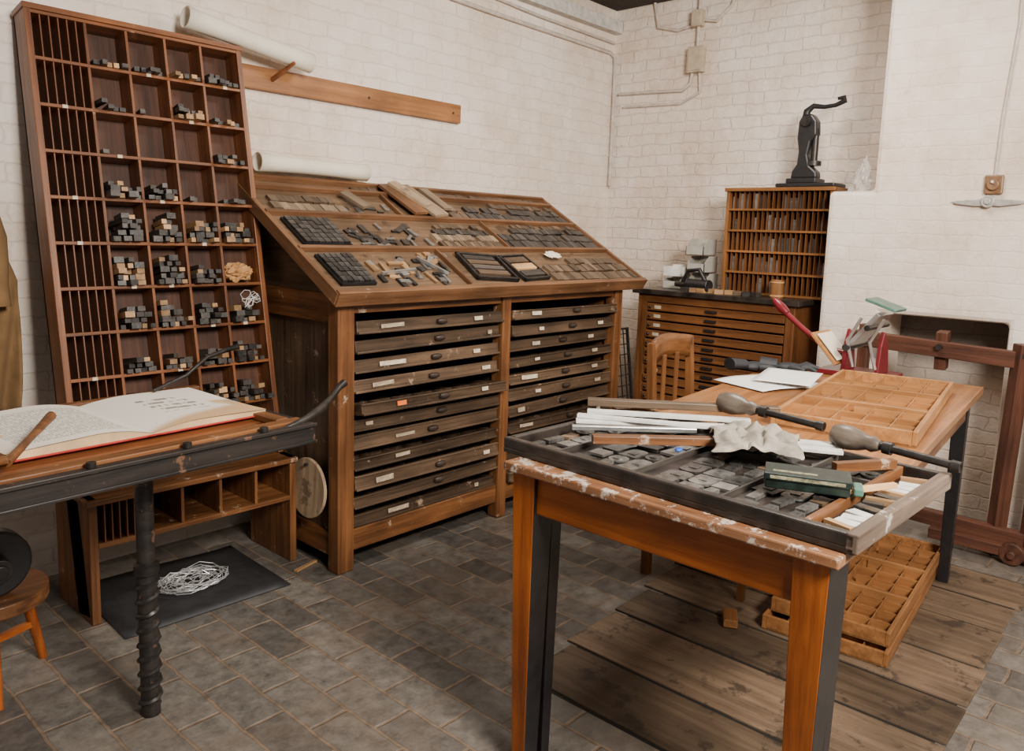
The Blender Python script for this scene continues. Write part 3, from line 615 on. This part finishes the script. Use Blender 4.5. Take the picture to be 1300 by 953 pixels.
def ringplate(w):
    q=M().cyl((0,0,0),(0,0,.004),w,seg=24); q.cyl((0,0,.004),(0,0,.007),w*.55,seg=20); return q
plates=[]
for w,h in ((.036,.028),(.030,.032),(.036,.026)):
    q=dplate(w,h); q.bx(-w*.5,w*.2,-h*.4,h*.4,.004,.006); q=q.mesh('letter_plate'); q.materials.append(ZINC); plates.append(q)
q=ringplate(.026).mesh('letter_plate'); q.materials.append(ZINC); plates.append(q)
bl=[tb(.062,.05,.007,ZINC),tb(.04,.06,.008,TYPED['y']),tb(.045,.045,.006,STEEL),tb(.06,.022,.009,ZINC),tb(.05,.03,.006,TYPEW['y'])]
ys=[.145,.20,.257,.335,.392,.455,.565,.625,.685,.79,.845]
for i in range(6):
    for y in ys:
        x=.060+.0715*i+random.uniform(-.003,.003) if i<5 else .478+random.uniform(-.03,.03)
        inst(random.choice(plates+bl),'letter_plate','grey metal letter plate lying in dark tray','type plate',TM@T((x,y+random.uniform(-.003,.003),.0145+random.uniform(0,.0025)))@RZ(random.uniform(-.12,.12)+random.choice([0,0,3.14])),G3)
for i in range(14):
    inst(random.choice([tb(.016,.06,.012,LIGHTB['y']),tb(.02,.04,.012,TYPED['y']),tb(.03,.05,.006,WHITEW),tb(.025,.05,.01,ZINC)]),'letter_plate','small offcut lying in end channel of tray','type plate',TM@T((.045+.036*i,.056+random.uniform(-.005,.005),.0145))@RZ(random.uniform(-.4,.4)),G3)
def strip(p0,p1,w,h,z,mat,name,label,tilt=0,grp='printer strips on the composing tray'):
    p0=Vector(p0);p1=Vector(p1);d=p1-p0; L=d.length
    o=M().bx(0,L,-w/2,w/2,0,h).out(name,mat,loc=(p0.x,p0.y,z),rot=(0,-tilt,math.atan2(d.y,d.x)),bev=.0015); tag(o,label,'strip',grp); return o
zb=.8725
strip((1.86,1.36),(2.20,.92),.036,.020,zb+.026,TYPEW['x'],'wooden_strip','long brown wooden spacing strip laid across tray')
strip((1.82,1.33),(2.08,.95),.024,.012,zb+.012,WHITEW,'white_strip','long white painted strip laid across tray')
strip((1.76,1.32),(1.96,.93),.022,.010,zb+.012,WHITEW,'white_strip','long white painted strip laid across tray')
strip((1.74,1.31),(2.01,.99),.028,.010,zb+.001,WHITEW,'white_strip','long white painted strip laid across tray')
strip((1.67,1.27),(1.90,1.02),.02,.012,zb+.001,SILV,'metal_strip','bright metal rule lying in tray')
strip((1.60,1.15),(1.90,.84),.030,.020,zb+.001,OAK['x'],'wooden_strip','brown wooden strip lying over type plates')
strip((1.92,.93),(2.05,.68),.034,.010,zb+.001,WHITEW,'white_strip','wide white strip beneath the rag')
strip((1.87,.90),(1.99,.66),.030,.010,zb+.001,WHITEW,'white_strip','wide white strip beneath the rag')
strip((1.82,.62),(1.96,.53),.02,.022,zb+.001,OAK['x'],'wooden_strip','short thick reddish-brown wooden strip')
strip((1.93,1.31),(2.12,1.22),.03,.014,zb+.001,OAK['x'],'wooden_strip','short thick reddish-brown wooden strip')
strip((1.68,.54),(1.80,.48),.012,.012,zb+.001,LIGHTB['x'],'wooden_strip','short pale wooden strip')
def ragf(u,v):
    x=(u-.5)*.25; y=(v-.5)*.20
    r=math.hypot((u-.5)*2,(v-.5)*2); env=max(0,1-r*r*.55)
    ang=math.atan2(v-.5,u-.5); k=1+.26*noise.noise(Vector((math.cos(ang)*1.7,math.sin(ang)*1.7,3)))
    n1=noise.noise(Vector((u*5,v*5,1))); n2=noise.noise(Vector((u*9,v*7,4)))
    z=.004+env*(.020+.034*abs(n1)+.016*n2)+.005*abs(n2)
    return (x*k+.012*n2,y*k+.014*n1,z)
o=M().grid(ragf,56,44).out('cleaning_rag',RAG,loc=(1.86,.84,.888),rot=(0,0,.5),smooth=True,solid=.002); tag(o,'crumpled grubby cream cleaning rag on tray','rag')
GB=thing('green_tin_box','small dark green box with pale label on tray','box',(1.66,.620,.8725),(0,0,rad(-68)))
M().bx(-.085,.085,-.042,.042,0,.022).out('box_body',GREEN,GB,bev=.003); M().bx(-.088,.088,-.045,.045,.019,.034).out('lid',GREEN,GB,bev=.002)
GOLD=plain('faded_gold_print',(.22,.20,.12),.6,var=.7,scale=90)
M().bx(-.075,.075,-.0455,-.045,.023,.030).out('lettering_panel',GOLD,GB)
M().bx(-.07,.02,-.024,-.012,.034,.0345).out('lid_label',GOLD,GB)
M().bx(.092,.112,-.025,.025,.0,.018).out('foam_pad',GREEN2,GB,bev=.004)
o=M().sph((0,0,.006),.009,(1.4,1,.6)).out('blue_stopper',BLUE,loc=(1.74,.98,.858),smooth=True); tag(o,'tiny bright blue plastic stopper in tray','stopper')
HG=wood('rusty_grey_steel',(.085,.063,.048),(.25,.20,.155),axis='z',rough=.36,spec=.6,wear=(.16,.075,.035),wth=.58,wscale=20,gs=14)
hp=[(.010,-.0),(.024,.005),(.031,.025),(.031,.050),(.026,.075),(.018,.095),(.021,.108),(.013,.125)]
def roundtool(p,q):
    p=Vector(p);q=Vector(q);d=q-p; t=thing('round_headed_tool','rusty grey round-headed hand tool lying across tray','hand tool')
    t.matrix_world=T(p)@d.to_track_quat('Z','Y').to_matrix().to_4x4(); L=d.length
    M().lathe(hp).out('tool_head',HG,t,smooth=True)
    M().cyl((0,0,.12),(0,0,L),.010).cyl((0,0,.135),(0,0,.155),.016).cyl((0,0,L-.02),(0,0,L),.013).out('tool_shaft',IRON,t,smooth=True)
roundtool((2.10,1.06,.928),(2.070,.74,.915)); roundtool((2.045,.71,.908),(2.005,.40,.895))
strip((2.19,1.10),(2.085,.46),.018,.014,.832,STEEL,'steel_bar','long steel bar lying beside tray')

def typecase(name,label,loc,rot,L,Wd,mat,rows=7,cols=14,h=.035,grp=None):
    t=thing(name,label,'type case',loc,rot,grp)
    M().bx(0,L,0,Wd,0,.006).out('tray_bottom',CASEB['x'],t)
    M().bx(0,L,0,.014,0,h).bx(0,L,Wd-.014,Wd,0,h).bx(0,.014,.014,Wd-.014,0,h).bx(L-.014,L,.014,Wd-.014,0,h).out('rim',mat['x'],t,bev=.002)
    for q in (.65,.33): M().bx(L*q-.007,L*q+.007,.014,Wd-.014,.006,h).out('main_divider',mat['y'],t,bev=.001)
    m=M()
    for k in range(1,rows): m.bx(.014,L-.014,Wd*k/rows-.0015,Wd*k/rows+.0015,.006,h-.008)
    for k in range(1,cols):
        x=L*k/cols
        if k%2: m.bx(x-.0015,x+.0015,.014,Wd*.55,.006,h-.008)
        else: m.bx(x-.0015,x+.0015,.014,Wd-.014,.006,h-.008)
    m.out('compartment_grid',mat['y'],t); return t
typecase('type_case','empty light orange compartmented type case on table',(2.38,.59,.831),(0,0,rad(8)),1.02,.41,CASEO,5,10,.045)
typecase('type_case','orange compartmented type case lying on floor boards',(2.66,.68,.012),(0,0,rad(5)),.96,.42,CASED,5,11,.05)
typecase('type_case','orange compartmented type case lying on floor boards',(2.70,.69,.064),(0,rad(-1.0),rad(4)),.95,.40,CASED,5,11,.05)
o=M().bx(-.05,.05,-.025,.025,0,.03).out('wood_offcut',CASED['x'],loc=(2.58,1.20,.011),rot=(0,0,.5),bev=.003); tag(o,'small brown wooden offcut on floor boards','wood block')
o=M().grid(lambda u,v:((u-.5)*.36,(v-.5)*.26,.004+.012*u*v+.004*math.sin(u*6)),14,10).out('paper_sheet',WPAPER,loc=(3.0,1.30,.832),rot=(0,0,rad(-18)),smooth=True,solid=.0005); tag(o,'loose white paper sheets lying on table','paper')
o=M().grid(lambda u,v:((u-.5)*.30,(v-.5)*.22,.003+.008*u),10,8).out('paper_sheet',WPAPER,loc=(3.08,1.26,.850),rot=(0,0,rad(12)),smooth=True,solid=.0005); tag(o,'loose white paper sheets lying on table','paper')
G=thing('leather_gloves','pair of crumpled black leather gloves on table','gloves',(3.28,1.42,.835),(0,0,rad(-40)))
for gx,gy,ga in ((-.08,0,.2),(.07,-.02,-.35)):
    m=M(); m.sph((0,0,.0),.055,(1.2,.8,.38)); m.out('palm',BLKC,G,loc=(gx,gy,.02),rot=(0,0,ga),smooth=True)
    for k in range(4):
        b=Vector((.05,-.03+.02*k,.0)); e=b+Vector((.075-.012*abs(k-1.5),-.012+.010*k,-.006+.01*(k%2)))
        M().tube([b,(b+e)/2+Vector((0,0,.01)),e],[.013,.012,.009],10).out('finger',BLKC,G,loc=(gx,gy,.02),rot=(0,0,ga),smooth=True)
    M().tube([(0,-.04,0),(.03,-.068,.004),(.055,-.075,0)],[.014,.013,.009]).out('thumb',BLKC,G,loc=(gx,gy,.02),rot=(0,0,ga),smooth=True)
    M().tube([(-.05,0,0),(-.12,.01,.004)],[.042,.052],14).out('cuff',BLKC,G,loc=(gx,gy,.03),rot=(0,0,ga),smooth=True).scale=(1,1,.5)
HP=thing('hand_platen_press','small hand printing press with maroon lever and green plate','printing press',(3.52,1.12,.831),(0,0,rad(0)))
M().bx(-.10,.10,-.14,.16,0,.02).out('base_plate',MAROON,HP,bev=.004)
for y in (-.08,.06): M().prism([(-.07,.02),(.07,.02),(.04,.14),(-.02,.2),(-.05,.14)],y-.008,y+.008,lambda u,v,h:(u,h,v)).out('side_frame',MAROON,HP,bev=.003)
M().tube([(-.02,.04,.09),(-.02,.15,.10),(-.02,.28,.19),(-.02,.37,.26)],[.014,.013,.012,.013]).out('lever',MAROON,HP,smooth=True)
M().lathe([(.004,0),(.016,.008),(.021,.04),(.018,.08),(.010,.10)],T((-.02,.335,.235))@Vector((0,.72,.62)).to_track_quat('Z','Y').to_matrix().to_4x4()).out('handle',MAROON,HP,smooth=True)
M().box((-.02,.13,.11),(.20,.012,.17),(rad(-42),0,0)).out('paper_board',CASEO['x'],HP,bev=.002)
M().box((-.02,.118,.118),(.16,.004,.14),(rad(-42),0,0)).out('paper_sheet',PAPER,HP)
M().box((-.02,-.02,.20),(.18,.02,.20),(rad(38),0,0)).out('platen',SILV,HP,bev=.003)
M().cyl((-.14,.03,.13),(.12,.03,.13),.014).cyl((-.14,-.05,.22),(.12,-.05,.22),.012).out('ink_roller',IRON,HP,smooth=True)
M().box((-.02,-.08,.315),(.15,.13,.012),(rad(18),0,0)).out('ink_plate',GREEN2,HP,bev=.003)
for y in (-.09,.0): M().tube([(-.12,y,.05),(-.12,y+.03,.16),(-.12,y-.02,.26)],.007).out('link_arm',SILV,HP,smooth=True)

CH=thing('dining_chair','plain dark orange-brown wooden chair pushed under table','chair',(2.72,1.66,0),(0,0,rad(5)))
CHW=W('chair_varnished_wood',(.11,.040,.012),(.26,.105,.033),rough=.35)
M().bx(0,.40,-.43,.0,.43,.455).out('seat',CHW['x'],CH,bev=.008)
for x in (.018,.382):
    m=M(); m.prism([(-.018,0),(.018,0),(.018,.45),(.045,.97),(.018,.97),(-.018,.45)],x-.018,x+.018,lambda u,v,h:(h,u,v)); m.out('rear_leg',CHW['z'],CH,bev=.003)
    M().taper((x,-.41),0,.44,(.013,.013),(.019,.019)).out('front_leg',CHW['z'],CH,bev=.002)
    M().bx(x-.01,x+.01,-.40,-.01,.20,.23).out('stretcher',CHW['y'],CH,bev=.002)
M().grid(lambda u,v:(.02+u*.36,.035+.03*math.sin(u*math.pi),.88+v*.095+.016*math.sin(u*math.pi)),16,3).out('top_rail',CHW['x'],CH,smooth=True,solid=.022)
for k in range(2): M().bx(.120+.12*k,.148+.12*k,.022,.032,.53,.91).out('back_slat',CHW['z'],CH,bev=.002)
M().bx(.03,.37,.005,.022,.50,.54).out('back_rail',CHW['x'],CH,bev=.002)

# ---------------------------------------------------------------- corner drawer cabinet
CC=thing('drawer_cabinet','brown wooden multi-drawer cabinet with black top in corner','cabinet',(4.15,1.69,0))
def C_(x0,x1,y0,y1,z0,z1,nm,mt,bev=.003,par=CC): return M().bx(x0,x1,y0,y1,z0,z1).out(nm,mt,par,bev=bev)
C_(-.03,.47,-.03,1.02,1.05,1.08,'cabinet_top',BLKW); C_(.02,.45,.0,.02,0,1.05,'side_panel',CORN['z']); C_(.02,.45,.97,.99,0,1.05,'side_panel',CORN['z'])
C_(.43,.45,.02,.97,0,1.05,'back_panel',DARK,0); C_(0,.03,0,.05,0,1.05,'stile',CORN['z']); C_(0,.03,.93,.99,0,1.05,'stile',CORN['z']); C_(0,.03,.05,.93,1.0,1.05,'rail',CORN['y']); C_(0,.03,.05,.93,0,.06,'rail',CORN['y'])
dme=M().bx(0,.016,.002,.876,.004,.049).mesh('drawer'); dme.materials.append(CORN['y'])
pm=M().bx(-.014,0,-.035,.035,-.004,.010).mesh('handle'); pm.materials.append(IRON)
lb=M().bx(-.003,0,-.022,.022,-.010,.010).mesh('label_holder'); lb.materials.append(CREAMM)
kb=M().sph((-.006,0,0),.009).mesh('knob'); kb.materials.append(BLK)
for i in range(17):
    z=.062+.0552*i
    d=bpy.data.objects.new('drawer',dme); COL.objects.link(d); d.parent=CC; d.location=(.002+random.uniform(-.012,.004),.052,z); k=d.modifiers.new('b','BEVEL'); k.width=.003
    for me,nm,y in ((lb,'label_holder',.80),(pm,'handle',.44),(kb,'knob',.85)):
        q=bpy.data.objects.new(nm,me); COL.objects.link(q); q.parent=d; q.location=(0,y,.027)
UR=thing('slotted_rule_rack','upright orange-brown slotted wooden rack on drawer cabinet','rack',(4.32,1.60,1.082))
w=.62
for y0,y1 in ((0,.02),(w-.02,w)): M().bx(0,.2,y0,y1,0,.60).out('side_board',CORN2['z'],UR,bev=.002)
M().bx(-.01,.2,-.01,w+.01,.59,.61).out('top_board',CORN2['y'],UR,bev=.002); M().bx(.12,.135,.02,w-.02,0,.59).out('back_panel',REDIN['y'],UR)
zs=[0.0,.12,.24,.36,.48]
for z in zs: M().bx(-.002,.12,.02,w-.02,z,z+.012).out('shelf',CORN2['y'],UR,bev=.001)
NS=20
for z0,z1 in zip(zs,zs[1:]+[.59]):
    m=M()
    for k in range(1,NS): m.bx(.006,.12,.02+(w-.04)*k/NS-.0018,.02+(w-.04)*k/NS+.0018,z0+.012,z1)
    m.out('slot_dividers',CORN['z'],UR)
g5=[tb(.016,.020,h,mm) for h,mm in ((.085,STEEL),(.060,ZINC),(.078,TYPED['z']),(.07,SILV))]
sl_=[(a_,b_) for a_ in range(NS) for b_ in (.012,.132,.252,.372,.492)]
random.shuffle(sl_)
for sl,zz in sl_[:66]:
    inst(random.choice(g5),'metal_rule_bundle','small bundle of grey metal rules standing in rack slot','metal rules',T((4.340+random.uniform(0,.04),1.60+.02+.58*(sl+.5)/NS,1.082+zz+.0005)),'rules standing in the slotted rack')
IP=thing('cast_iron_hand_press','black cast-iron hand press with curved lever on rack','hand press',(4.43,1.78,1.694))
M().bx(-.09,.09,-.17,.16,0,.022).bx(-.07,.07,-.06,.11,.022,.050).out('base',BLK,IP,bev=.006)
M().prism([(.10,.05),(.095,.09),(.070,.13),(.065,.20),(.078,.27),(.075,.36),(.055,.40),(.005,.40),(-.025,.36),(-.030,.29),(.000,.25),(.012,.18),(-.005,.12),(-.045,.085),(-.05,.05)],-.035,.035,lambda u,v,h:(h,u,v)).out('frame',BLK,IP,bev=.010)
M().cyl((0,-.015,.14),(0,-.015,.32),.018).out('ram',IRON,IP,smooth=True)
M().cyl((0,-.015,.12),(0,-.015,.145),.040).out('platen',IRON,IP,smooth=True)
M().cyl((-.05,.03,.36),(.05,.03,.36),.028).out('pivot',IRON,IP,smooth=True)
M().tube([(0,.05,.36),(0,.045,.42),(0,.01,.445),(0,-.05,.435),(0,-.11,.440),(0,-.16,.460),(0,-.155,.478),(0,-.12,.474)],[.024,.020,.015,.012,.012,.014,.012,.009],12).out('lever',BLK,IP,smooth=True)
def bagf(u,v):
    x,y,z=crump(u,v,.045,.065,.085,12,.45); t=max(0,min(1,(z+.08)/.17)); return (x*(1-.75*t),y*(1-.75*t)-.02*t,z*1.05)
o=M().grid(bagf,30,18).out('plastic_bag',mbag,loc=(4.30,1.46,1.738)); tag(o,'crumpled clear plastic bag on wall ledge','plastic bag')
for k in range(3):
    b=thing('storage_bin','small grey plastic parts bin stacked on cabinet','storage bin',(4.33,2.33+.012*k,1.082+k*.105),(0,0,0),'grey plastic parts bins')
    for h0 in (0,.116): M().prism([(0,0),(.16,0),(.16,.10),(.06,.10),(0,.055)],h0,h0+.004,lambda u,v,h:(u,h,v)).out('side',GREYP,b)
    M().bx(0,.16,0,.12,0,.004).bx(.156,.16,0,.12,0,.1).bx(0,.004,0,.12,0,.055).out('bin_body',GREYP,b)
for k in range(2):
    b=thing('storage_bin','small grey plastic parts bin on cabinet','storage bin',(4.30,2.48,1.082+k*.075),(0,0,0.1),'grey plastic parts bins')
    M().bx(0,.14,0,.12,0,.004).bx(.136,.14,0,.12,0,.07).bx(0,.004,0,.12,0,.045).bx(0,.14,0,.004,0,.06).bx(0,.14,.116,.12,0,.06).out('bin_body',WHITEW if k else GREYP,b)
o=thing('hand_tool','black hand tool with round body lying on cabinet','hand tool',(4.20,2.32,1.083),(0,0,rad(80)))
M().cyl((-.10,0,.038),(.06,0,.038),.036).out('tool_body',BLK,o,smooth=True,bev=.004); M().tube([(-.08,0,.05),(-.02,0,.13),(.06,0,.12),(.10,0,.05)],.013).out('handle',BLK,o,smooth=True); M().cyl((.06,0,.035),(.15,0,.035),.016).out('nozzle',IRON,o,smooth=True)
o=thing('wooden_pot','small round tan wooden pot on cabinet','pot',(4.22,1.83,1.081))
M().lathe([(.034,0),(.036,.005),(.036,.10),(.031,.10),(.031,.012)]).out('pot_body',CASED['z'],o,smooth=True); M().lathe([(.038,.085),(.038,.092)]).lathe([(.038,.01),(.038,.018)]).out('band',TAN,o)
for k in range(9):
    y=1.93+.055*k; inst(tb(.04,.05,.025,random.choice([TYPED['y'],TYPEW['y'],LIGHTB['y']])),'type_block','small wooden type block lying on cabinet top','type block',T((4.16+random.uniform(0,.05),y,1.081))@RZ(random.uniform(-.4,.4)),'type blocks on cabinet top')

# ---------------------------------------------------------------- timber frame at fireplace
TF=thing('timber_trestle','dark reddish-brown timber frame with wheel by fireplace','timber frame',(4.06,.5,0))
TW=W('dark_trestle_wood',(.050,.018,.011),(.15,.055,.030),rough=.5)
def X_(p0,p1,w,h,nm,mt=None):
    p0=Vector(p0);p1=Vector(p1);d=p1-p0
    return M().bx(-w/2,w/2,-h/2,h/2,0,d.length).out(nm,mt or TW['z'],TF,loc=p0,rot=d.to_track_quat('Z','Y').to_euler(),bev=.004)
X_((0,-.1,.90),(.02,.85,.93),.045,.075,'top_rail'); X_((.03,.15,0),(.0,.12,.98),.06,.06,'post'); X_((.0,.02,.0),(-.02,-.0,.95),.05,.05,'post'); X_((.05,.45,.82),(.03,.45,1.0),.05,.06,'post'); X_((.05,.80,0),(.03,.80,1.0),.05,.05,'post')
X_((.0,-.1,.10),(0,.80,.12),.05,.07,'lower_rail'); X_((-.06,-.1,.06),(-.06,.4,.06),.05,.05,'lower_rail')
M().cyl((-.09,.06,.055),(-.05,.06,.055),.05,seg=32).cyl((-.11,.06,.055),(-.04,.06,.055),.018).out('wheel',TW['x'],TF,bev=.005)
for y in (.12,.45,.8): M().cyl((-.035,y,.93),(.03,y,.93),.014).out('bolt',IRON,TF,smooth=True)
o=M().bx(0,.12,0,.015,0,.008).out('wood_offcut',LIGHTB['x'],loc=(1.70,2.66,.001),rot=(0,0,.25)); tag(o,'thin pale wooden splinter on brick floor','wood scrap')

# ---------------------------------------------------------------- camera & light
H=1.4; a=rad(41.9); p=rad(7.8); s=.0315
f0=Vector((math.cos(a),math.sin(a),0)); r0=Vector((math.sin(a),-math.cos(a),0)); z0=Vector((0,0,1))
fw=f0*math.cos(p)-z0*math.sin(p); up0=f0*math.sin(p)+z0*math.cos(p); n=math.sqrt(1+s*s)
Rv=(r0+up0*s)/n; Uv=(up0-r0*s)/n
cam=bpy.data.cameras.new('camera'); co=bpy.data.objects.new('camera',cam); COL.objects.link(co)
co.matrix_world=Matrix((( Rv.x,Uv.x,-fw.x,0),(Rv.y,Uv.y,-fw.y,0),(Rv.z,Uv.z,-fw.z,H),(0,0,0,1)))
cam.sensor_width=36; cam.lens=36*1000/1300; cam.shift_y=-45.5/1300; cam.clip_start=.05
bpy.context.scene.camera=co
def area(loc,target,size,en,col=(1,.925,.83)):
    l=bpy.data.lights.new('area','AREA'); l.shape='RECTANGLE'; l.size=size[0]; l.size_y=size[1]; l.energy=en; l.color=col
    o=bpy.data.objects.new('area_light',l); COL.objects.link(o); o.location=loc; o.rotation_euler=(Vector(target)-Vector(loc)).to_track_quat('-Z','Y').to_euler()
area((1.0,-1.0,2.6),(3.2,2.4,1.0),(1.0,.8),262)
area((3.0,1.5,2.9),(3.0,2.0,0),(1.0,.8),78,(1,.92,.82))
w=bpy.data.worlds.new('world'); bpy.context.scene.world=w; w.use_nodes=True
w.node_tree.nodes['Background'].inputs[0].default_value=(1,.93,.85,1); w.node_tree.nodes['Background'].inputs[1].default_value=.26
